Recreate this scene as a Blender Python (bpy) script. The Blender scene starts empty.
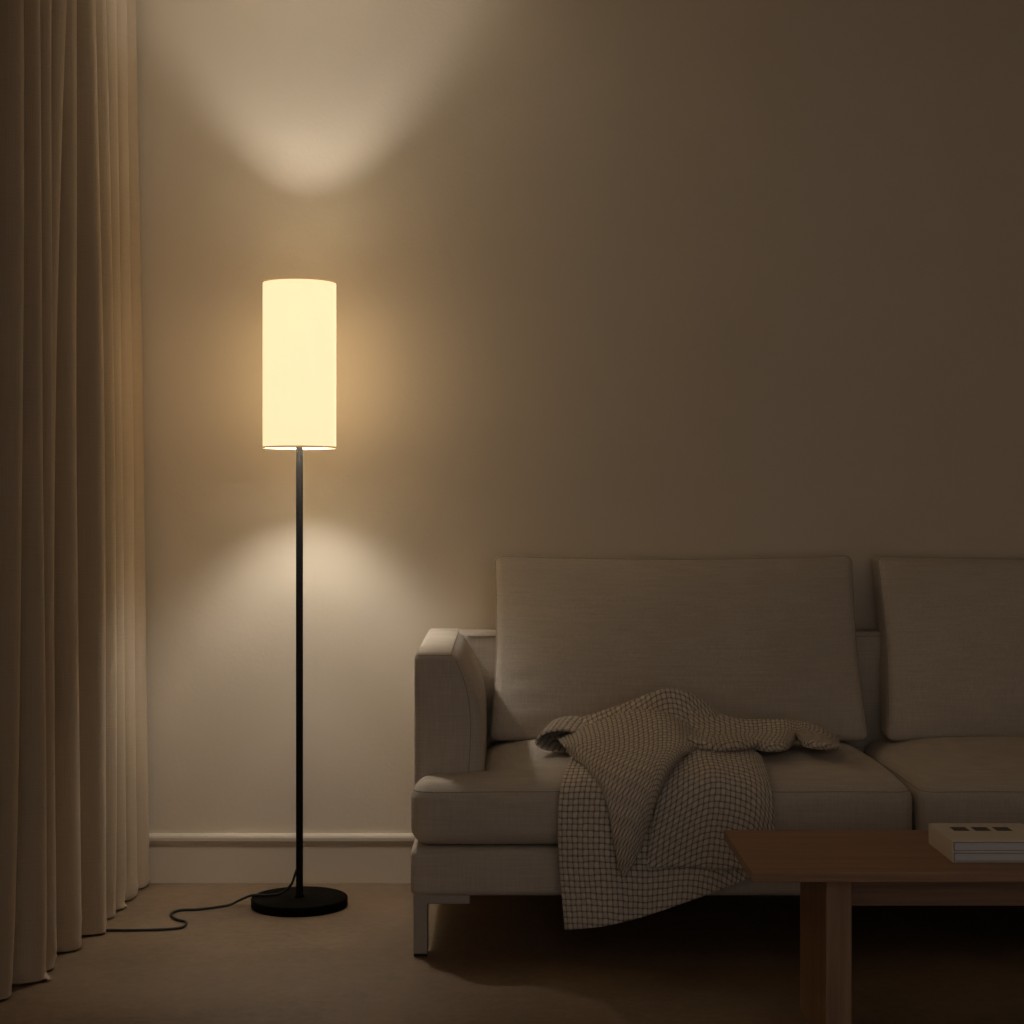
import bpy, bmesh, math, random
from mathutils import Vector, noise

random.seed(7)
S = bpy.context.scene
C = S.collection
PI = math.pi
F, H = 1700.0, 0.985                    # focal length in px (1024 frame), eye height

def at(px, py, Y):
    return Vector(((px-512)/F*Y, Y, H-(py-512)/F*Y))

# ------------------------------------------------------------------ helpers
def tag(o, label=None, cat=None, group=None, kind=None):
    if label: o['label'] = label
    if cat: o['category'] = cat
    if group: o['group'] = group
    if kind: o['kind'] = kind
    return o

def empty(name, loc, label, cat, group=None):
    o = bpy.data.objects.new(name, None)
    o.empty_display_size = .1
    C.objects.link(o)
    o.location = loc
    return tag(o, label, cat, group)

def origin(o):
    v = Vector((0, 0, 0))
    while o is not None:
        v += Vector(o.location); o = o.parent
    return v

def obj(name, verts, faces, mat, parent=None, smooth=True, uvs=None, loc=None):
    off = origin(parent) if parent else Vector(loc or (0, 0, 0))
    me = bpy.data.meshes.new(name)
    me.from_pydata([tuple(Vector(v)-off) for v in verts], [], faces)
    bm = bmesh.new(); bm.from_mesh(me)
    bmesh.ops.recalc_face_normals(bm, faces=bm.faces)
    bm.to_mesh(me); bm.free()
    if uvs is not None:
        ul = me.uv_layers.new(name='UVMap')
        for l in me.loops:
            ul.data[l.index].uv = uvs[l.vertex_index]
    for p in me.polygons: p.use_smooth = smooth
    me.materials.append(mat)
    o = bpy.data.objects.new(name, me)
    C.objects.link(o)
    if parent: o.parent = parent
    else: o.location = off
    return o

def struct(name, verts, faces, mat, smooth=False):
    return tag(obj(name, verts, faces, mat, smooth=smooth), kind='structure')

class MB:
    def __init__(s): s.v = []; s.f = []
    def add(s, v, f):
        n = len(s.v); s.v += [Vector(p) for p in v]; s.f += [[i+n for i in q] for q in f]; return s
    def box(s, a, b):
        x0, y0, z0 = a; x1, y1, z1 = b
        return s.add([(x0,y0,z0),(x1,y0,z0),(x1,y1,z0),(x0,y1,z0),(x0,y0,z1),(x1,y0,z1),(x1,y1,z1),(x0,y1,z1)],
                     [(0,3,2,1),(4,5,6,7),(0,1,5,4),(1,2,6,5),(2,3,7,6),(3,0,4,7)])
    def rbox(s, a, b, r, n=3, fn=None):
        v, f = rounded([(p+q)/2 for p, q in zip(a, b)], [abs(q-p)/2 for p, q in zip(a, b)], r, n, fn)
        return s.add(v, f)
    def tube(s, pts, r, seg=10, closed=False, caps=True):
        pts = [Vector(p) for p in pts]; n = len(pts); V = []; up = None
        for i, p in enumerate(pts):
            if closed: t = pts[(i+1) % n]-pts[i-1]
            else: t = pts[min(i+1, n-1)]-pts[max(i-1, 0)]
            t.normalize()
            if up is None:
                up = Vector((0, 0, 1)) if abs(t.z) < .9 else Vector((0, 1, 0))
            a = t.cross(up); a.normalize(); b = a.cross(t); up = b
            for k in range(seg):
                w = 2*PI*k/seg
                V.append(p+(a*math.cos(w)+b*math.sin(w))*r)
        Fc = []
        for i in range(n if closed else n-1):
            j = (i+1) % n
            for k in range(seg):
                l = (k+1) % seg
                Fc.append((i*seg+k, i*seg+l, j*seg+l, j*seg+k))
        if not closed and caps:
            Fc.append(tuple(range(seg))[::-1]); Fc.append(tuple((n-1)*seg+k for k in range(seg)))
        return s.add(V, Fc)
    def lathe(s, prof, c, seg=64, closed=False):
        V = []; Fc = []; n = len(prof)
        for (r, z) in prof:
            for k in range(seg):
                w = 2*PI*k/seg
                V.append((c[0]+r*math.cos(w), c[1]+r*math.sin(w), c[2]+z))
        for i in range(n if closed else n-1):
            j = (i+1) % n
            for k in range(seg):
                l = (k+1) % seg
                Fc.append((i*seg+k, i*seg+l, j*seg+l, j*seg+k))
        if not closed:
            if prof[0][0] > 1e-6: Fc.append(tuple(range(seg))[::-1])
            if prof[-1][0] > 1e-6: Fc.append(tuple((n-1)*seg+k for k in range(seg)))
        return s.add(V, Fc)
    def obj(s, name, mat, parent=None, smooth=True, loc=None, weld=True):
        o = obj(name, s.v, s.f, mat, parent, smooth, loc=loc)
        if weld:
            bm = bmesh.new(); bm.from_mesh(o.data)
            bmesh.ops.remove_doubles(bm, verts=bm.verts, dist=1e-6)
            bm.to_mesh(o.data); bm.free()
        return o

def stops(h, r, n, m):
    a = [-(h-r)-r*math.tan(PI/4*(1-k/n)) for k in range(n)]
    b = [-(h-r)+2*(h-r)*k/m for k in range(m+1)]
    c = [(h-r)+r*math.tan(PI/4*(k+1)/n) for k in range(n)]
    return a+b+c

def rpoint(p, hs, r):
    q = Vector([max(-(h-r), min(h-r, t)) for t, h in zip(p, hs)])
    d = Vector(p)-q
    if d.length > 1e-9: d.normalize()
    return q+d*r

def rounded(c, hs, r, n=3, fn=None, m=None, step=.03):
    """rounded box on a lattice; fn(point, u, v, w) deforms in world space"""
    r = min(r, min(hs)*.999)
    st = []
    for h in hs:
        mm = max(1, int(round(2*(h-r)/step))) if fn else 1
        st.append(stops(h, r, n, mm))
    nx, ny, nz = [len(t) for t in st]
    idx = {}; V = []; Fc = []
    c = Vector(c)
    def vid(i, j, k):
        key = (i, j, k)
        if key not in idx:
            p = rpoint((st[0][i], st[1][j], st[2][k]), hs, r)
            u = [t/h for t, h in zip(p, hs)]
            w = c+p
            if fn: w = fn(w.copy(), *u)
            idx[key] = len(V); V.append(w)
        return idx[key]
    for i in range(nx-1):
        for j in range(ny-1):
            for k in (0, nz-1):
                Fc.append((vid(i,j,k), vid(i+1,j,k), vid(i+1,j+1,k), vid(i,j+1,k)))
    for i in range(nx-1):
        for k in range(nz-1):
            for j in (0, ny-1):
                Fc.append((vid(i,j,k), vid(i+1,j,k), vid(i+1,j,k+1), vid(i,j,k+1)))
    for j in range(ny-1):
        for k in range(nz-1):
            for i in (0, nx-1):
                Fc.append((vid(i,j,k), vid(i,j+1,k), vid(i,j+1,k+1), vid(i,j,k+1)))
    return V, Fc

def smooth01(t):
    t = max(0., min(1., t)); return t*t*(3-2*t)

def cr(p0, p1, p2, p3, t):
    return .5*((2*p1)+(p2-p0)*t+(2*p0-5*p1+4*p2-p3)*t*t+(3*p1-p0-3*p2+p3)*t*t*t)

def spline(pts, n):
    out = []
    m = len(pts)
    for i in range(m-1):
        p0 = pts[i-1] if i else 2*pts[0]-pts[1]
        p3 = pts[i+2] if i+2 < m else 2*pts[-1]-pts[-2]
        for k in range(n):
            out.append(cr(p0, pts[i], pts[i+1], p3, k/n))
    out.append(pts[-1].copy() if hasattr(pts[-1], 'copy') else pts[-1])
    return out

# ------------------------------------------------------------------ materials
def mat(name):
    m = bpy.data.materials.new(name); m.use_nodes = True
    nt = m.node_tree; nt.nodes.clear()
    out = nt.nodes.new('ShaderNodeOutputMaterial')
    return m, nt, out

def N(nt, t, **kw):
    n = nt.nodes.new(t)
    for k, v in kw.items():
        if k in n.inputs: n.inputs[k].default_value = v
        else: setattr(n, k, v)
    return n

def math_(nt, op, a, b=None):
    n = nt.nodes.new('ShaderNodeMath'); n.operation = op
    for i, x in enumerate((a, b)):
        if x is None: continue
        if isinstance(x, (int, float)): n.inputs[i].default_value = x
        else: nt.links.new(x, n.inputs[i])
    return n.outputs[0]

def mixcol(nt, fac, a, b):
    n = nt.nodes.new('ShaderNodeMix'); n.data_type = 'RGBA'
    if isinstance(fac, (int, float)): n.inputs[0].default_value = fac
    else: nt.links.new(fac, n.inputs[0])
    for i, x in ((6, a), (7, b)):
        if isinstance(x, tuple): n.inputs[i].default_value = (*x, 1)
        else: nt.links.new(x, n.inputs[i])
    return n.outputs[2]

def principled(nt, out, col, rough=.6, metal=0., spec=.5, normal=None, sheen=0.):
    p = nt.nodes.new('ShaderNodeBsdfPrincipled')
    if isinstance(col, tuple): p.inputs['Base Color'].default_value = (*col, 1)
    else: nt.links.new(col, p.inputs['Base Color'])
    if isinstance(rough, (int, float)): p.inputs['Roughness'].default_value = rough
    else: nt.links.new(rough, p.inputs['Roughness'])
    p.inputs['Metallic'].default_value = metal
    p.inputs['Specular IOR Level'].default_value = spec
    p.inputs['Sheen Weight'].default_value = sheen
    if normal is not None: nt.links.new(normal, p.inputs['Normal'])
    nt.links.new(p.outputs[0], out.inputs[0])
    return p

def coord(nt, scale=(1, 1, 1), kind='Object'):
    tc = nt.nodes.new('ShaderNodeTexCoord')
    mp = nt.nodes.new('ShaderNodeMapping')
    mp.inputs['Scale'].default_value = scale
    nt.links.new(tc.outputs[kind], mp.inputs[0])
    return mp.outputs[0]

def noise_(nt, vec, scale, detail=4., rough=.55):
    n = N(nt, 'ShaderNodeTexNoise')
    n.inputs['Scale'].default_value = scale
    n.inputs['Detail'].default_value = detail
    n.inputs['Roughness'].default_value = rough
    nt.links.new(vec, n.inputs['Vector'])
    return n.outputs[0]

def ramp(nt, fac, a, b):
    n = N(nt, 'ShaderNodeMapRange')
    n.inputs['From Min'].default_value = a; n.inputs['From Max'].default_value = b
    nt.links.new(fac, n.inputs[0])
    return n.outputs[0]

def bump(nt, h, dist, strength=1.):
    n = N(nt, 'ShaderNodeBump')
    n.inputs['Strength'].default_value = strength
    n.inputs['Distance'].default_value = dist
    nt.links.new(h, n.inputs['Height'])
    return n.outputs[0]

def m_plaster(name, a, b, bdist=.0012):
    m, nt, out = mat(name)
    v = coord(nt)
    big = ramp(nt, noise_(nt, v, 1.6, 5), .3, .7)
    fine = noise_(nt, v, 90, 6, .6)
    principled(nt, out, mixcol(nt, big, a, b), .85, spec=.2, normal=bump(nt, fine, bdist, .5))
    return m

def m_plain(name, col, rough=.6, metal=0., spec=.5, var=.12, scale=60, bdist=.0003):
    m, nt, out = mat(name)
    n = noise_(nt, coord(nt), scale, 4)
    c2 = tuple(x*(1-var) for x in col)
    principled(nt, out, mixcol(nt, n, c2, col), rough, metal, spec, normal=bump(nt, n, bdist, .5))
    return m

def m_linen(name, col, th=330., trans=0., var=.22):
    """plain-woven cloth: fine slubby threads across and down"""
    m, nt, out = mat(name)
    a = noise_(nt, coord(nt, (12, 12, th)), 1., 3)      # weft
    b = noise_(nt, coord(nt, (th, th, 10)), 1., 3)      # warp
    big = noise_(nt, coord(nt), 7., 4)
    h = math_(nt, 'ADD', a, b)
    f = ramp(nt, math_(nt, 'ADD', h, math_(nt, 'MULTIPLY', big, .5)), .95, 1.6)
    dark = tuple(x*(1-var) for x in col); lite = tuple(min(1, x*(1+var*.6)) for x in col)
    cc = mixcol(nt, f, dark, lite)
    p = principled(nt, out, cc, .9, spec=.15, normal=bump(nt, h, .0012, .55), sheen=.12)
    if trans:
        t = nt.nodes.new('ShaderNodeBsdfTranslucent'); nt.links.new(cc, t.inputs[0])
        mx = nt.nodes.new('ShaderNodeMixShader'); mx.inputs[0].default_value = trans
        nt.links.new(p.outputs[0], mx.inputs[1]); nt.links.new(t.outputs[0], mx.inputs[2])
        nt.links.new(mx.outputs[0], out.inputs[0])
    return m

def m_wood(name, dark, lite, axis):
    m, nt, out = mat(name)
    sc = [60, 60, 60]; sc[axis] = 2.2
    g = noise_(nt, coord(nt, tuple(sc)), 1., 6, .62)
    sc2 = [260, 260, 260]; sc2[axis] = 7
    p = noise_(nt, coord(nt, tuple(sc2)), 1., 2)
    f = ramp(nt, math_(nt, 'ADD', g, math_(nt, 'MULTIPLY', p, .35)), .45, .9)
    principled(nt, out, mixcol(nt, f, dark, lite), .5, spec=.35, normal=bump(nt, p, .0006, .4))
    return m

def m_concrete():
    m, nt, out = mat('polished_concrete')
    v = coord(nt)
    a = ramp(nt, noise_(nt, v, 2.2, 8, .65), .3, .72)
    b = ramp(nt, noise_(nt, v, 38, 6, .7), .35, .75)
    f = math_(nt, 'ADD', math_(nt, 'MULTIPLY', a, .5), math_(nt, 'MULTIPLY', b, .5))
    col = mixcol(nt, f, FLOOR_A, FLOOR_B)
    r = ramp(nt, b, -1., 2.2)
    principled(nt, out, col, math_(nt, 'ADD', math_(nt, 'MULTIPLY', b, .12), .5), spec=.35, normal=bump(nt, b, .0008, .35))
    return m

def m_basket():
    """chunky basket weave of pale yarn with dark gaps, in UV metres"""
    m, nt, out = mat('basket_weave_wool')
    tc = nt.nodes.new('ShaderNodeTexCoord'); sp = nt.nodes.new('ShaderNodeSeparateXYZ')
    wob = N(nt, 'ShaderNodeTexNoise'); wob.inputs['Scale'].default_value = 35
    nt.links.new(tc.outputs['UV'], wob.inputs['Vector'])
    ad = nt.nodes.new('ShaderNodeVectorMath'); ad.operation = 'MULTIPLY_ADD'
    ad.inputs[1].default_value = (.006, .006, 0)
    nt.links.new(wob.outputs['Color'], ad.inputs[0]); nt.links.new(tc.outputs['UV'], ad.inputs[2])
    nt.links.new(ad.outputs[0], sp.inputs[0])
    def wave(s, size, ph=0.):
        q = math_(nt, 'ADD', math_(nt, 'MULTIPLY', s, PI/size), ph)
        return math_(nt, 'ABSOLUTE', math_(nt, 'SINE', q))
    wu = wave(sp.outputs[0], .0115); wv = wave(sp.outputs[1], .0135)
    chk = nt.nodes.new('ShaderNodeTexChecker'); chk.inputs['Scale'].default_value = 1
    cm = nt.nodes.new('ShaderNodeMapping'); cm.inputs['Scale'].default_value = (1/.0115, 1/.0135, 1)
    nt.links.new(ad.outputs[0], cm.inputs[0]); nt.links.new(cm.outputs[0], chk.inputs['Vector'])
    h = math_(nt, 'MULTIPLY', math_(nt, 'POWER', wu, .42), math_(nt, 'POWER', wv, .42))
    fib = noise_(nt, coord(nt, (1, 1, 1), 'UV'), 420, 3)
    f = ramp(nt, math_(nt, 'ADD', h, math_(nt, 'MULTIPLY', math_(nt, 'SUBTRACT', fib, .5), .5)), .10, .72)
    yarn = mixcol(nt, chk.outputs['Fac'], (.88, .76, .62), (.78, .67, .545))
    col = mixcol(nt, f, (.17, .135, .105), yarn)
    hh = math_(nt, 'ADD', h, math_(nt, 'MULTIPLY', fib, .25))
    principled(nt, out, col, .95, spec=.1, normal=bump(nt, hh, .004, .8), sheen=.15)
    return m

def m_emit(name, col, strength, body=(.8, .75, .65)):
    m, nt, out = mat(name)
    p = principled(nt, out, body, .8, spec=.1)
    p.inputs['Emission Color'].default_value = (*col, 1)
    p.inputs['Emission Strength'].default_value = strength
    return m

FLOOR_A, FLOOR_B = (.125, .083, .049), (.365, .245, .146)
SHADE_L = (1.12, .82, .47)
BULB_L, BULB_TOP, BULB_LOW = (1.0, .98, .93), 900., 450.
AMBIENT = (.345, .33, .325)

WALL = m_plaster('warm_plaster', (.83, .715, .56), (.87, .755, .60))
CEIL = m_plaster('ceiling_paint', (.84, .78, .68), (.87, .81, .71))
TRIM = m_plain('painted_trim', (.80, .69, .54), .5, var=.05)
FLOOR = m_concrete()
CURT = m_linen('curtain_cloth', (.62, .49, .34), 420., trans=.10, var=.06)
SOFA = m_linen('oatmeal_linen', (.67, .58, .475), var=.14)
SEAM = m_plain('seam_thread', (.46, .39, .31), .9, spec=.1)
STEEL = m_plain('satin_steel', (.42, .37, .31), .42, .85)
RUBBER = m_plain('black_rubber', (.015, .014, .013), .8)
BLACK = m_plain('matt_black_metal', (.005, .004, .003), .7, spec=.04)
CORDM = m_plain('black_cord', (.012, .011, .010), .6)
WOODX = m_wood('walnut_along', (.27, .145, .080), (.43, .25, .145), 0)
WOODZ = m_wood('walnut_upright', (.25, .135, .075), (.40, .235, .135), 2)
THROW = m_basket()
COVER = m_plain('cream_cover', (.84, .75, .64), .55, var=.05)
PAGES = m_wood('paper_pages', (.62, .59, .59), (.78, .75, .74), 0)
PHOTO = m_plain('dark_print', (.045, .038, .025), .5, var=.6, scale=120)
INK = m_plain('grey_ink', (.30, .26, .21), .6)

# ------------------------------------------------------------------ room
WY, XL, XR, YF, ZC = 4.525, -1.22, 2.45, -1.6, 2.42
def slab(name, a, b, m): return struct(name, *(lambda k: (k.v, k.f))(MB().box(a, b)), m)
slab('floor', (XL-.1, YF, -.12), (XR+.1, WY+.12, 0), FLOOR)
slab('ceiling', (XL-.1, YF, ZC), (XR+.1, WY+.12, ZC+.12), CEIL)
slab('wall_back', (XL-.1, WY, 0), (XR+.1, WY+.12, ZC), WALL)
slab('wall_left', (XL-.12, YF, 0), (XL, WY, ZC), WALL)
slab('wall_right', (XR, YF, 0), (XR+.12, WY, ZC), WALL)

prof = [(0, 0), (.014, 0), (.014, .094), (.013, .097), (.0045, .0985), (.0045, .107), (.016, .109), (.0185, .113),
        (.0185, .121), (.016, .126), (.010, .129), (0, .130)]
x0, x1 = XL, XR
V = [(x, WY-d, z) for x in (x0, x1) for d, z in prof]
n = len(prof)
Fc = [(i, (i+1) % n, n+(i+1) % n, n+i) for i in range(n)]+[tuple(range(n))[::-1], tuple(range(n, 2*n))]
struct('baseboard_back', V, Fc, TRIM)

# ------------------------------------------------------------------ curtain
tips = [  # Y, image column of the fold crest at floor / eye height / top of view, depth of the fold before it
    (2.95, -66, -66, -66, .12), (3.12, -32, -34, -34, .13), (3.28, -8, -8, -6, .13), (3.44, 11, 20, 21, .14), (3.57, 46, 43, 38, .14),
    (3.655, 56, 52, 51, .05), (3.73, 55, 53, 68, .03), (3.82, 79, 75, 75, .07), (3.975, 105, 104, 93, .17), (4.12, 115, 115, 104, .09),
    (4.22, 126, 122, 115, .05), (4.335, 136, 132, 125, .022), (4.465, 147, 142, 134, .025)]
deep = [t[4] for t in tips]
def tipx(t, z):
    Y, b, m_, tp = t[:4]
    z = min(z, 2.4)
    L = b*(z-1)*(z-2.3)/(2.3) + m_*z*(z-2.3)/(-1.3) + tp*z*(z-1)/(2.3*1.3)
    return (L-512)/F*Y
def curtain_row(z):
    pts = []
    fl = max(0, 1-z/.10)
    for i, t in enumerate(tips):
        x = tipx(t, z)
        wob = .012*noise.noise(Vector((i*3.1, z*.9, 2)))
        yv = (t[0]+tips[i-1][0])/2 if i else t[0]-.09
        yv = yv+.012*noise.noise(Vector((i*1.7, z*.8, 9)))
        pts.append(Vector((x-deep[i]+wob, yv, z)))
        k = min(.034, .33*(t[0]-(tips[i-1][0] if i else t[0]-.15)))
        sag = min(.024, deep[i]*.3)
        pts.append(Vector((x-sag, t[0]-k+fl*.006, z)))
        pts.append(Vector((x-fl*.003, t[0]+fl*.004, z)))
        pts.append(Vector((x-sag*.9, t[0]+k, z)))
    pts.append(Vector((pts[-1].x-.05, 4.497, z)))
    return spline(pts, 5)
zs = [.004, .008, .016, .028, .045, .07, .10, .15]+[.15+(ZC-.155)*k/44 for k in range(1, 45)]
rows = [curtain_row(z) for z in zs]
nu = len(rows[0]); V = []; Fc = []
for j, r in enumerate(rows):
    for i, p in enumerate(r):
        z = zs[j]
        fl = max(0, 1-z/.12)
        q = p.copy()
        q.x += fl*.007*noise.noise(Vector((p.y*14, z*20, 0)))
        q.y += fl*.012*noise.noise(Vector((p.y*11, z*16, 5)))
        q.x += .003*noise.noise(Vector((p.y*9, z*1.3, 3)))
        if j == 0: q.z += .010*max(0, noise.noise(Vector((p.y*7, 1, 1))))
        V.append(q)
for j in range(len(rows)-1):
    for i in range(nu-1):
        Fc.append((j*nu+i, j*nu+i+1, (j+1)*nu+i+1, (j+1)*nu+i))
cur = obj('curtain', V, Fc, CURT, loc=(-1.03, 3.75, 0))
tag(cur, 'floor-length taupe curtain hanging in deep folds along the left side, hem pooling on the floor', 'curtain')
md = cur.modifiers.new('thick', 'SOLIDIFY'); md.thickness = .003; md.offset = 0
HEM = m_linen('curtain_hem', (.52, .42, .31), 420., var=.1)
for (px, py, w, h) in ((48, 978, 13, 9), (104, 931, 9, 11), (124, 905, 15, 9), (132, 894, 16, 10)):
    Y = F*H/(py+3-512)-.006
    a = at(px-w*.7, py+2, Y); a.z = .002
    b = at(px+w*.45, py+3, Y); b.z = .002
    t = at(px-w*.35, py-h, Y+.02)
    mid = (a+b)/2+Vector((0, -.012, .010))
    bk = (a+b)/2+Vector((-.01, .03, .004))
    fl = obj('hem_fold', [a, b, t, mid, bk, (b+t)/2+Vector((.002, -.004, .003))],
             [(0, 3, 2), (3, 1, 5), (3, 5, 2), (0, 2, 4), (4, 2, 5), (4, 5, 1)], HEM, cur)
    s = fl.modifiers.new('sub', 'SUBSURF'); s.levels = s.render_levels = 2

# ------------------------------------------------------------------ floor lamp
LX, LY = (299.5-512)/F*4.25, 4.25
ZT, ZB, R = 1.5575, 1.1455, .0912
lamp = empty('floor_lamp', (LX, LY, 0), 'lit floor lamp with cream cylinder shade, slim black pole and round black base', 'floor lamp')
MB().lathe([(0, 0), (.1175, 0), (.1195, .0015), (.120, .004), (.120, .0205), (.119, .0225), (.1175, .0235), (0, .0235)],
           (LX, LY, 0), 96).obj('base', BLACK, lamp)
MB().lathe([(0, .0235), (.0125, .0235), (.0125, .027), (.0088, .029), (.0088, 1.335), (.006, 1.338), (0, 1.338)], (LX, LY, 0), 28).obj('pole', BLACK, lamp)
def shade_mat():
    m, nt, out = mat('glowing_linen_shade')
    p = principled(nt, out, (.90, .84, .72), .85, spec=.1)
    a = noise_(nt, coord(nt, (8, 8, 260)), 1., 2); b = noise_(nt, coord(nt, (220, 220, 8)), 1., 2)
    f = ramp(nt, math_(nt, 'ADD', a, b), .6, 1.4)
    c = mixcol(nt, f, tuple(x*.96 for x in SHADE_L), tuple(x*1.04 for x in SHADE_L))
    nt.links.new(c, p.inputs['Emission Color']); # extra glow put into the wall side's emission to brighten the wall
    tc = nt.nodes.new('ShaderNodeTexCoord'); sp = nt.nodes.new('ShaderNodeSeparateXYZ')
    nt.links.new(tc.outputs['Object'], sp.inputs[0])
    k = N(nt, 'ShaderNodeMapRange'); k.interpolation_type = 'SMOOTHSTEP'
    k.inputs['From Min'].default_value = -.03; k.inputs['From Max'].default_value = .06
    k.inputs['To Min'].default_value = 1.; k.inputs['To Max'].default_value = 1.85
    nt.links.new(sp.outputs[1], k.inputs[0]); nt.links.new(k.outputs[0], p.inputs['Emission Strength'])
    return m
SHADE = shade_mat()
t = .0016
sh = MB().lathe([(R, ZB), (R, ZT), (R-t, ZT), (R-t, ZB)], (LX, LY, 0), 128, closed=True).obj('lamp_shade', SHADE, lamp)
RIM = m_emit('shade_rim_tape', (.45, .27, .10), .75, (.6, .5, .3))
for z, nm in ((ZT-.002, 'rim'), (ZB-.002, 'rim')):
    MB().lathe([(R+.0007, z), (R+.0007, z+.0045), (R-t-.001, z+.0045), (R-t-.001, z)], (LX, LY, 0), 128, closed=True).obj('shade_rim', RIM, sh)
sp = MB()
for k in range(3):
    w = 2*PI*k/3+.5
    sp.tube([(LX+.008*math.cos(w), LY+.008*math.sin(w), 1.333), (LX+(R-t)*math.cos(w), LY+(R-t)*math.sin(w), 1.333)], .0018, 8)
sp.obj('shade_spider', BLACK, lamp)
BULB_A = m_emit('bulb_upper', BULB_L, BULB_TOP)
BULB_B = m_emit('bulb_lower', BULB_L, BULB_LOW)
zt, zl = ZT-.148, ZB+.106
MB().lathe([(0, 1.338), (.015, 1.338), (.015, zt-.03), (.012, zt-.026), (0, zt-.026)], (LX, LY, 0), 28).obj('bulb_socket', BLACK, lamp)
def ball(c, r, n=20):
    return MB().lathe([(max(1e-7, r*math.sin(PI*k/n)), -r*math.cos(PI*k/n)) for k in range(n+1)], c, 28)
ball((LX, LY, zt), .0185).obj('bulb', BULB_A, lamp)
# lower lamp: a ring of light around the pole, below the socket
MB().lathe([(.016+.010*math.cos(2*PI*k/20), zl+.020*math.sin(2*PI*k/20)) for k in range(20)], (LX, LY, 0), 32, closed=True).obj('bulb', BULB_B, lamp)
fl = lambda px, py: Vector((*(at(px, py, F*(H-.004)/(py-512)).xy), .0036))
bz = .0235+.0032
cp = [Vector((LX-.004, LY-.004, .098)), Vector((LX-.0105, LY-.004, .080)), Vector((LX-.020, LY-.004, .055)), Vector((LX-.042, LY-.002, .034)),
      Vector((LX-.070, LY, bz+.001)), Vector((LX-.1, LY+.002, bz)), Vector((LX-.121, LY+.004, bz-.001)), Vector((LX-.150, LY+.004, .014)),
      fl(228, 905), fl(200, 909), fl(180, 910), fl(171, 914), fl(176, 919), fl(186, 922), fl(182, 927), fl(165, 929), fl(135, 930), fl(108, 930), fl(96, 930)]
MB().tube(spline(cp, 8), .0031, 10).obj('power_cord', CORDM, lamp)

# ------------------------------------------------------------------ sofa
SX0, SXM, SX1 = -.2245, .893, 2.0105
SYF, SYB = 3.742, 4.51
sofa = empty('sofa', (SXM, 4.1, 0), 'oatmeal linen two-seat sofa with loose back cushions on slim metal legs, against the wall', 'sofa')
mir = lambda p: Vector((2*SXM-p.x, p.y, p.z))

def base_fn(p, u, v, w):
    if v < -.5: p.y -= .006*(1-w*w)
    return p
v, f = rounded(((SX0+SX1)/2, (SYF+.006+SYB)/2, (.1365+.2435)/2), ((SX1-SX0)/2, (SYB-SYF-.006)/2, .0535), .016, 4, base_fn, step=.08)
obj('frame', v, f, SOFA, sofa)

# backrest
v, f = rounded((SXM, 4.452, .46), ((SX1-SX0)/2-.004, .056, .215), .016, 4, lambda p, u, v_, w: p, step=.1)
obj('backrest', v, f, SOFA, sofa)
MB().tube([(SX0+.11, 4.395, .664), (SX1-.11, 4.395, .664)], .0012, 6).obj('piping', SEAM, sofa)

# arms
AYF, AYB = 3.868, 4.508
def arm_fn(p, u, v_, w):
    zz = (p.z-.24)/.425
    xr = -.068+.004*math.sin(PI*max(0, min(1, zz)))-.066*max(0, min(1.1, (zz-.50)/.5))**2.3
    s = (u+1)/2
    l = SX0+.001
    p.x = l+(xr-l)*s
    p.z += .014*(p.y-AYF)/(AYB-AYF)*smooth01(zz)
    if v_ < 0: p.y -= .010*(1-u*u)*(1-(2*zz-1)**2)*(-v_)
    if w > .3: p.z += .004*(1-u*u)*(1-v_*v_)
    return p
ac, ah, ar = (-.147, (AYF+AYB)/2, .452), (.0775, (AYB-AYF)/2, .212), .020
av, af = rounded(ac, ah, ar, 5, arm_fn, step=.018)
obj('armrest', av, af, SOFA, sofa)
obj('armrest', [mir(p) for p in av], af, SOFA, sofa)
def arm_pt(x, y, z):
    p = rpoint((x, y, z), ah, ar); u = [a/b for a, b in zip(p, ah)]
    return arm_fn(Vector(ac)+p, *u)
def seam_path(side):
    pts = []
    hx, hy, hz = ah
    big = 1.0
    # up the front inner corner, then back along the top inner edge
    for k in range(25):
        z = -hz+.085+(2*hz-.085-.02)*k/24
        pts.append(arm_pt(hx*(.56+.30*(k/24)**2), -hy, z))
    for k in range(25):
        pts.append(arm_pt(hx*.86, -hy+.012+(2*hy-.10)*k/24, hz))
    c = Vector(ac)
    return pts
sp_ = seam_path(1)
MB().tube(sp_, .0011, 6).obj('piping', SEAM, sofa)
MB().tube([mir(p) for p in sp_], .0011, 6).obj('piping', SEAM, sofa)
fr = []
for k in range(22):
    fr.append(arm_pt(-ah[0]+.012+(2*ah[0]-.02)*k/21, -ah[1], ah[2]))
MB().tube(fr, .0011, 6).obj('piping', SEAM, sofa)
MB().tube([mir(p) for p in fr], .0011, 6).obj('piping', SEAM, sofa)

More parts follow.
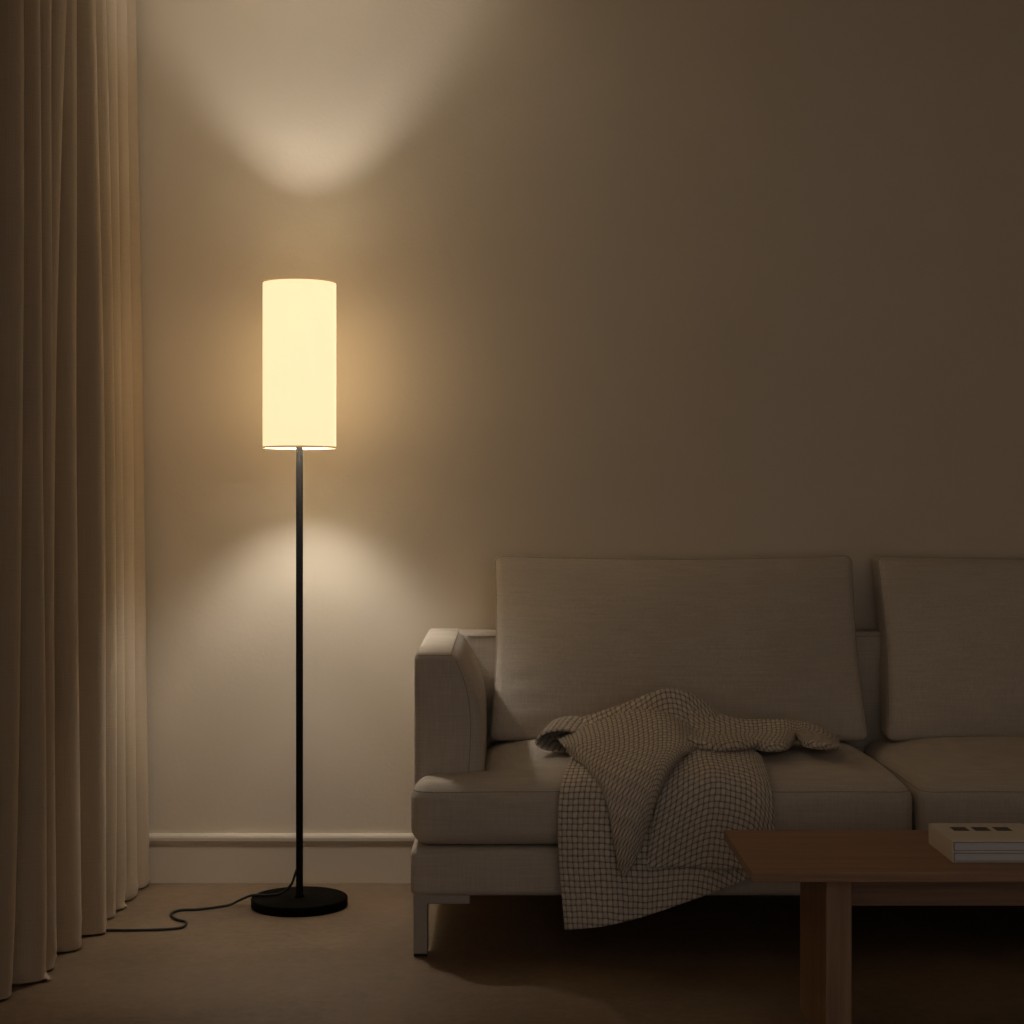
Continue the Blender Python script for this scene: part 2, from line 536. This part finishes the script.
# seat cushions (L-shaped: the front runs across the arm)
sc_, sh_, sr_ = ((SX0+.889)/2, (SYF+4.39)/2, (.247+.386)/2), ((.889-SX0)/2, (4.39-SYF)/2, .0695), .040
def seat_fn(p, u, v_, w):
    t = max(0, min(1, (p.y-SYF)/.5))
    sy = 1-(1-t)**3
    sx = max(0, 1-abs(u)**5)
    xl = SX0+(.152)*smooth01((p.y-3.845)/.035)
    xr = .889
    k = (xr-p.x)/(xr-SX0)
    front = smooth01((p.y-3.845)/.035)
    sx2 = sx*(.72+.28*front) if u < -.5 else sx
    if w > -.9: p.z += .040*sy*sx2*(w+1)/2
    p.x = xr-k*(xr-xl)
    if v_ < 0: p.y -= .010*(1-w*w)*(-v_)**4*(1-u**8)
    p.z += .0022*noise.noise(p*7)*max(0, w)
    return p
cv, cf = rounded(sc_, sh_, sr_, 5, seat_fn, step=.016)
def perim(c, hs, r, fn, ang, plane):
    """a welt line round the box at a given angle of its rounded edge"""
    pts = []
    a, b, n_ = [i for i in range(3) if i != plane[0]][0], [i for i in range(3) if i != plane[0]][1], plane[0]
    sgn = plane[1]
    ca, sa = math.cos(ang)*r, math.sin(ang)*r
    ha, hb = hs[a]-r, hs[b]-r
    loop = []
    for q in range(4):
        cx, cy = ((1, 1), (-1, 1), (-1, -1), (1, -1))[q]
        for k in range(7):
            w = PI/2*q+PI/2*k/6
            loop.append((cx*ha+ca*math.cos(w), cy*hb+ca*math.sin(w)))
        nx_, ny_ = ((-1, 1), (-1, -1), (1, -1), (1, 1))[q]
        st_ = loop[-1]
        w = PI/2*(q+1)
        en = (nx_*ha+ca*math.cos(w), ny_*hb+ca*math.sin(w))
        m_ = max(2, int(math.dist(st_, en)/.015))
        for k in range(1, m_):
            loop.append((st_[0]+(en[0]-st_[0])*k/m_, st_[1]+(en[1]-st_[1])*k/m_))
    for (x, y) in loop:
        p = Vector((0, 0, 0)); p[a] = x; p[b] = y; p[n_] = sgn*(hs[n_]-r+sa)
        u = [i/j for i, j in zip(p, hs)]
        pts.append(fn(Vector(c)+p, *u))
    return pts
pp = perim(sc_, sh_, sr_, seat_fn, .58, (2, 1))
for k in (0, 1):
    g = (lambda p: p) if k == 0 else mir
    cu = obj('seat_cushion', [g(p) for p in cv], cf, SOFA, sofa)
    MB().tube([g(p) for p in pp], .0011, 6, closed=True).obj('piping', SEAM, cu)

# back cushions
BX0, BX1 = -.046, .884
bc, bh, br = ((BX0+BX1)/2, 4.30, .642), ((BX1-BX0)/2, .058, .230), .020
def back_fn(p, u, v_, w):
    e = max(0, 1-u*u)**.7*max(0, 1-w*w)**.7
    side = 1 if v_ < 0 else .35
    p.y += (.080*e*side)*(1 if v_ > 0 else -1)*abs(v_)
    th = .62+.38*max(0, 1-w**6)                       # thins toward top and bottom edges
    p.y = bc[1]+(p.y-bc[1])*(.80+.20*max(0, 1-abs(w)**5))
    p.z -= .008*(1-u*u)*max(0, w)                      # dished top edge
    p.x += .006*(1-w*w)*u*(-1)+.004*u*(-w if w < 0 else 0)
    p.x += .010*max(0, -w)*u*.5
    # soft creases near the lower left corner
    dx, dz = u+.93, w+.35
    if v_ < 0:
        p.y += .007*math.exp(-((dx-.10)/.10)**2)*math.exp(-((dz-.22*dx-.0)/.055)**2)
        p.y += .005*math.exp(-((dx-.16)/.12)**2)*math.exp(-((dz+.22)/.06)**2)
    p.y += .0035*noise.noise(p*5)*e
    p.y += .36*(p.z-.415)-.006                          # leans back
    return p
bv, bf = rounded(bc, bh, br, 5, back_fn, step=.016)
bp = perim(bc, bh, br, back_fn, .45, (1, -1))
for k in (0, 1):
    g = (lambda p: p) if k == 0 else (lambda p: Vector((1.846+(p.x-BX0)*(.947-1.846)/(BX1-BX0), p.y, p.z)))
    cu = obj('back_cushion', [g(p) for p in bv], bf, SOFA, sofa)
    MB().tube([g(p) for p in bp], .0015, 6, closed=True).obj('piping', SEAM, cu)

# legs: flat steel angle brackets
def leg(sx, yf):
    m = MB()
    d = 1 if sx < SXM else -1
    xs = sorted((sx, sx+d*.0315)); xb = sorted((sx, sx+d*.125))
    m.rbox((xs[0], yf, .006), (xs[1], yf+.05, .1365), .0015, 2)
    m.rbox((xb[0]+(0 if d < 0 else .001), yf+.0005, .1165), (xb[1], yf+.05, .137), .0015, 2)
    o = m.obj('leg', STEEL, sofa, smooth=False)
    MB().rbox((xs[0]+.001, yf+.001, 0), (xs[1]-.001, yf+.049, .0065), .001, 2).obj('foot_pad', RUBBER, o, smooth=False)
for sx in (SX0+.006, SX1-.006):
    for yf in (3.765, 4.44): leg(sx, yf)

# ------------------------------------------------------------------ throw blanket
PROF = [(3.715, -.05), (3.714, .10), (3.713, .25), (3.714, .31), (3.718, .345), (3.730, .372), (3.757, .396), (3.80, .412),
        (3.87, .426), (3.95, .435), (4.05, .440), (4.16, .442), (4.30, .442)]
def prof_dense():
    P = spline([Vector((a, b, 0)) for a, b in PROF], 24)
    out = []
    for i, p in enumerate(P):
        t_ = P[min(i+1, len(P)-1)]-P[max(i-1, 0)]; t_.normalize()
        out.append((p, Vector((-t_.y, t_.x, 0))))
    return out
PD = prof_dense()
def lay(px, py, off):
    """the point seen at (px, py) on the sofa's front-and-seat profile raised by off"""
    best, prev = None, None
    for p, n_ in PD:
        q = p+n_*off
        y = 512+(H-q.y)*F/q.x
        if prev is not None and (prev[0]-py)*(y-py) <= 0 and y != prev[0]:
            k = (py-prev[0])/(y-prev[0]); Y = prev[1]+(q.x-prev[1])*k
            return at(px, py, Y)
        if best is None or abs(y-py) < best[0]: best = (abs(y-py), q.x)
        prev = (y, q.x)
    return at(px, py, best[1])
TV, TF, TU = [], [], []
def patch(grid, n=8, wr=.0012, seed=0, u0=0., flip=False):
    R_ = [spline(r, n) for r in grid]
    cols = [spline([R_[j][i] for j in range(len(R_))], n) for i in range(len(R_[0]))]
    nc, nr = len(cols), len(cols[0])
    wid = [sum((cols[i+1][j]-cols[i][j]).length for i in range(nc-1)) for j in range(nr)]
    W = sum(wid)/len(wid)
    b = len(TV)
    acc = [0.]*nr
    for i in range(nc):
        s = 0.
        for j in range(nr):
            p = cols[i][j].copy()
            if j: s += (cols[i][j]-cols[i][j-1]).length
            if i: acc[j] += (cols[i][j]-cols[i-1][j]).length
            q = p+Vector((0, -1, .5))*wr*noise.noise(p*16+Vector((seed*9, 0, 0)))*2
            TV.append(q)
            TU.append((u0+.5*W*i/(nc-1)+.5*acc[j], s))
    for i in range(nc-1):
        for j in range(nr-1):
            TF.append((b+i*nr+j, b+(i+1)*nr+j, b+(i+1)*nr+j+1, b+i*nr+j+1))

# under layer: hangs over the seat front to the slanting hem
g = []
for row in (
    [(578, 748, .004), (615, 748, .006), (650, 748, .004), (690, 748, .004), (730, 750, .004), (762, 757, .004)],
    [(568, 764, .005), (608, 764, .006), (650, 764, .004), (692, 766, .006), (733, 768, .005), (767, 775, .004)],
    [(561, 787, .006), (604, 787, .016), (650, 788, .004), (695, 789, .010), (736, 791, .006), (772, 795, .005)],
    [(558, 820, .006), (602, 820, .022), (650, 821, .002), (697, 822, .008), (738, 822, .005), (774, 820, .004)],
    [(559, 862, .008), (602, 860, .030), (648, 859, .003), (694, 856, .012), (735, 852, .006), (774, 846, .005)],
    [(562, 898, .010), (604, 896, .034), (646, 891, .008), (688, 880, .022), (728, 868, .008), (770, 858, .006)],
    [(565, 930, .012), (604, 926, .038), (644, 916, .012), (684, 903, .030), (724, 888, .012), (767, 870, .008)]):
    g.append([lay(*p) for p in row])
patch(g, 9, wr=.0024, seed=1)
# right-hand upper layer, its hem lying across the under layer
g = []
for row in (
    [(664, 752, .012), (680, 744, .022), (700, 742, .022), (725, 744, .014), (748, 748, .010), (761, 756, .008)],
    [(662, 764, .012), (682, 756, .022), (704, 755, .028), (728, 757, .015), (752, 762, .012), (767, 772, .010)],
    [(660, 784, .010), (683, 780, .020), (709, 779, .030), (732, 781, .014), (757, 786, .013), (772, 792, .010)],
    [(656, 806, .010), (682, 806, .018), (708, 806, .021), (733, 808, .012), (757, 812, .013), (774, 816, .010)],
    [(650, 836, .010), (678, 836, .019), (706, 834, .016), (731, 836, .012), (755, 836, .013), (773, 838, .010)],
    [(646, 868, .014), (674, 867, .018), (702, 868, .019), (728, 870, .018), (752, 868, .018), (771, 862, .014)]):
    g.append([lay(*p) for p in row])
patch(g, 9, wr=.0022, seed=2, u0=.3)
# rumpled top: from behind the crest forward into the hanging flap
crest = [(548, 731), (566, 723), (588, 716), (612, 709), (638, 699), (664, 690), (686, 692), (703, 702), (718, 714)]
foot_ = [Vector((at(x, 742, 4.13).x, 4.13, .442)) for x, y in crest]
r1 = [at(x, y, 4.075) for x, y in crest]
r2 = [at(x, y, 4.03) for x, y in ((552, 738), (569, 734), (590, 728), (613, 722), (638, 717), (664, 717), (687, 722), (704, 728), (720, 732))]
r3 = [at(*p) for p in ((557, 739, 4.00), (573, 733, 3.985), (592, 725, 3.975), (614, 716, 3.97), (638, 711, 3.965), (662, 713, 3.96), (682, 722, 3.965), (697, 733, 3.97), (712, 741, 3.97))]
r4 = [lay(*p) for p in ((562, 744, .030), (577, 743, .042), (595, 742, .046), (615, 741, .048), (638, 739, .05), (660, 740, .052), (677, 743, .048), (690, 746, .040), (700, 748, .024))]
r5 = [lay(*p) for p in ((566, 749, .024), (580, 753, .032), (598, 760, .036), (617, 766, .044), (638, 770, .052), (656, 768, .054), (668, 762, .050), (678, 757, .042), (686, 754, .030))]
r6 = [lay(*p) for p in ((568, 752, .018), (584, 761, .024), (602, 780, .034), (618, 800, .050), (634, 806, .064), (650, 797, .064), (661, 781, .056), (670, 769, .044), (678, 761, .028))]
r7 = [lay(*p) for p in ((570, 755, .012), (587, 767, .016), (606, 795, .030), (617, 838, .050), (630, 842, .068), (645, 824, .058), (656, 799, .048), (665, 779, .038), (672, 767, .022))]
r8 = [lay(*p) for p in ((571, 757, .010), (589, 770, .013), (608, 806, .028), (619, 866, .048), (628, 872, .062), (641, 846, .050), (652, 812, .038), (661, 788, .030), (669, 771, .018))]
patch([foot_, r1, r2, r3, r4, r5, r6, r7, r8], 8, wr=.003, seed=3, u0=.7)
# tail trailing right along the foot of the back cushion
xs = (690, 712, 735, 752, 768, 784, 793, 799, 806, 822, 839)
ys = [(700, 711, 719, 720, 720, 720, 721, 722, 723, 729, 740),
      (722, 727, 731, 732, 731, 730, 731, 730, 731, 735, 743),
      (738, 742, 742, 741, 744, 744, 741, 737, 740, 743, 746),
      (745, 748, 747, 749, 752, 750, 745, 741, 747, 749, 748)]
offs = (None, None, .022, .007)
g = [[Vector((at(x, 744, 4.13).x, 4.13, .442)) for x in xs]]
for k, yr in enumerate(ys):
    r_ = []
    for i, (x, y) in enumerate(zip(xs, yr)):
        dent = {6: .012, 7: .020, 3: .008}.get(i, 0)
        if k == 0: r_.append(at(x, y, 4.085))
        elif k == 1: r_.append(at(x, y, 4.02+dent))
        else: r_.append(lay(x, y, offs[k])+Vector((0, dent*2 if k == 2 else dent, 0)))
    g.append(r_)
patch(g, 8, wr=.002, seed=4, u0=1.3)
# second roll in front of the tail
g = []
for row in ([(690, 736, .045), (706, 739, .040), (724, 736, .036), (742, 735, .034), (754, 739, .026)],
            [(688, 739, .050), (706, 743, .044), (724, 742, .040), (742, 740, .038), (756, 742, .028)],
            [(690, 744, .040), (707, 749, .032), (725, 749, .028), (742, 747, .026), (757, 745, .020)],
            [(693, 748, .018), (708, 752, .012), (726, 752, .010), (743, 750, .010), (757, 747, .008)]):
    g.append([lay(*p) for p in row])
patch(g, 8, wr=.0015, seed=5, u0=1.7)
# curled edge at the left, open toward the front
loop = [(588, 741), (578, 734), (563, 730), (548, 732), (539, 737), (536, 743), (542, 748), (556, 751), (584, 752)]
g = []
for (Y, s) in ((3.965, 1.), (4.0, 1.), (4.05, .98), (4.09, .92)):
    # same world cross-section pushed back in depth
    ref = [at(x, y, 3.965) for x, y in loop]
    cz = ref[-1].z
    g.append([Vector((p.x+(Y-3.965)*.25, Y, cz+(p.z-cz)*s+.016*(Y-3.965)/.1)) for p in ref])
g = [list(r) for r in zip(*g)]
patch(g, 7, wr=.0008, seed=6, u0=2.1)
bl = obj('throw_blanket', TV, TF, THROW, uvs=TU, loc=tuple(lay(665, 760, 0)))
tag(bl, 'rumpled basket-weave throw blanket draped over the seat front of the sofa', 'blanket')
md = bl.modifiers.new('thick', 'SOLIDIFY'); md.thickness = .005; md.offset = 0

# ------------------------------------------------------------------ coffee table
TX0, TX1, TY0, TY1, TZ = .430, 1.86, 3.05, 3.453, .339
tab = empty('coffee_table', ((TX0+TX1)/2, (TY0+TY1)/2, 0), 'low brown wooden coffee table with slab legs in front of the sofa', 'coffee table')
MB().rbox((TX0, TY0, TZ-.0185), (TX1, TY1, TZ), .0018, 2).obj('tabletop', WOODX, tab, smooth=False)
for xa in (.572, TX1-.142-.047):
    MB().rbox((xa, 3.097, 0), (xa+.047, 3.376, TZ-.0185), .0015, 2).obj('leg', WOODZ, tab, smooth=False)
MB().rbox((.619, 3.225, .238), (TX1-.189, 3.255, TZ-.0185), .0012, 2).obj('stretcher', WOODX, tab, smooth=False)

# ------------------------------------------------------------------ books
def book(z0, z1, dx, dy, label, prints):
    xa, xb, ya, yb = .8125+dx, .995+dx, 3.134+dy, 3.316+dy
    o = empty('book', ((xa+xb)/2, (ya+yb)/2, z0), label, 'book', 'books on the coffee table')
    c = .0019
    MB().rbox((xa, ya, z1-c), (xb, yb, z1), .0006, 2).obj('front_cover', COVER, o, smooth=False)
    MB().rbox((xa, ya, z0), (xb, yb, z0+c), .0006, 2).obj('back_cover', COVER, o, smooth=False)
    MB().rbox((xa, ya, z0+c), (xa+c, yb, z1-c), .0004, 2).obj('spine', COVER, o, smooth=False)
    MB().box((xa+c, ya+.0022, z0+c), (xb-.003, yb-.0022, z1-c)).obj('pages', PAGES, o, smooth=False)
    e = MB()  # thin dark strips along the inside of covers and spine
    e.box((xa+c, ya+.0006, z1-c-.0009), (xb-.001, yb-.0006, z1-c))
    e.box((xa+c, ya+.0006, z0+c), (xb-.001, yb-.0006, z0+c+.0007))
    e.box((xa+c, ya+.0006, z0+c), (xa+c+.0016, yb-.0006, z1-c))
    e.obj('dark_edging', PHOTO, o, smooth=False)
    if prints:
        zz = z1+.0001
        for i in range(3):
            q = MB()
            x0_ = .8425+.0407*i
            q.box((x0_, 3.237, zz-.0002), (x0_+.0295, 3.274, zz+.0002))
            q.obj('cover_photo', PHOTO, o, smooth=False)
    return o
book(TZ, TZ+.0193, 0, 0, 'lower cream hardcover book lying under the one with cover photos', False)
book(TZ+.0195, TZ+.0390, .0, .001, 'upper cream hardcover book with three small dark photos on its cover', True)

# ------------------------------------------------------------------ camera, world
cam = bpy.data.cameras.new('camera'); co = bpy.data.objects.new('camera', cam); C.objects.link(co)
co.location = (0, 0, H); co.rotation_euler = (PI/2, 0, 0)
cam.sensor_width = 36; cam.lens = 36*F/1024; cam.clip_start = .05
S.camera = co
w = bpy.data.worlds.new('dusk'); S.world = w; w.use_nodes = True
bg = w.node_tree.nodes.get('Background') or w.node_tree.nodes.new('ShaderNodeBackground')
bg.inputs[0].default_value = (*AMBIENT, 1); bg.inputs[1].default_value = 1.
S.view_settings.view_transform = 'Standard'; S.view_settings.look = 'None'
S.view_settings.exposure = 0.; S.view_settings.gamma = 1.; S.view_settings.use_curve_mapping = False
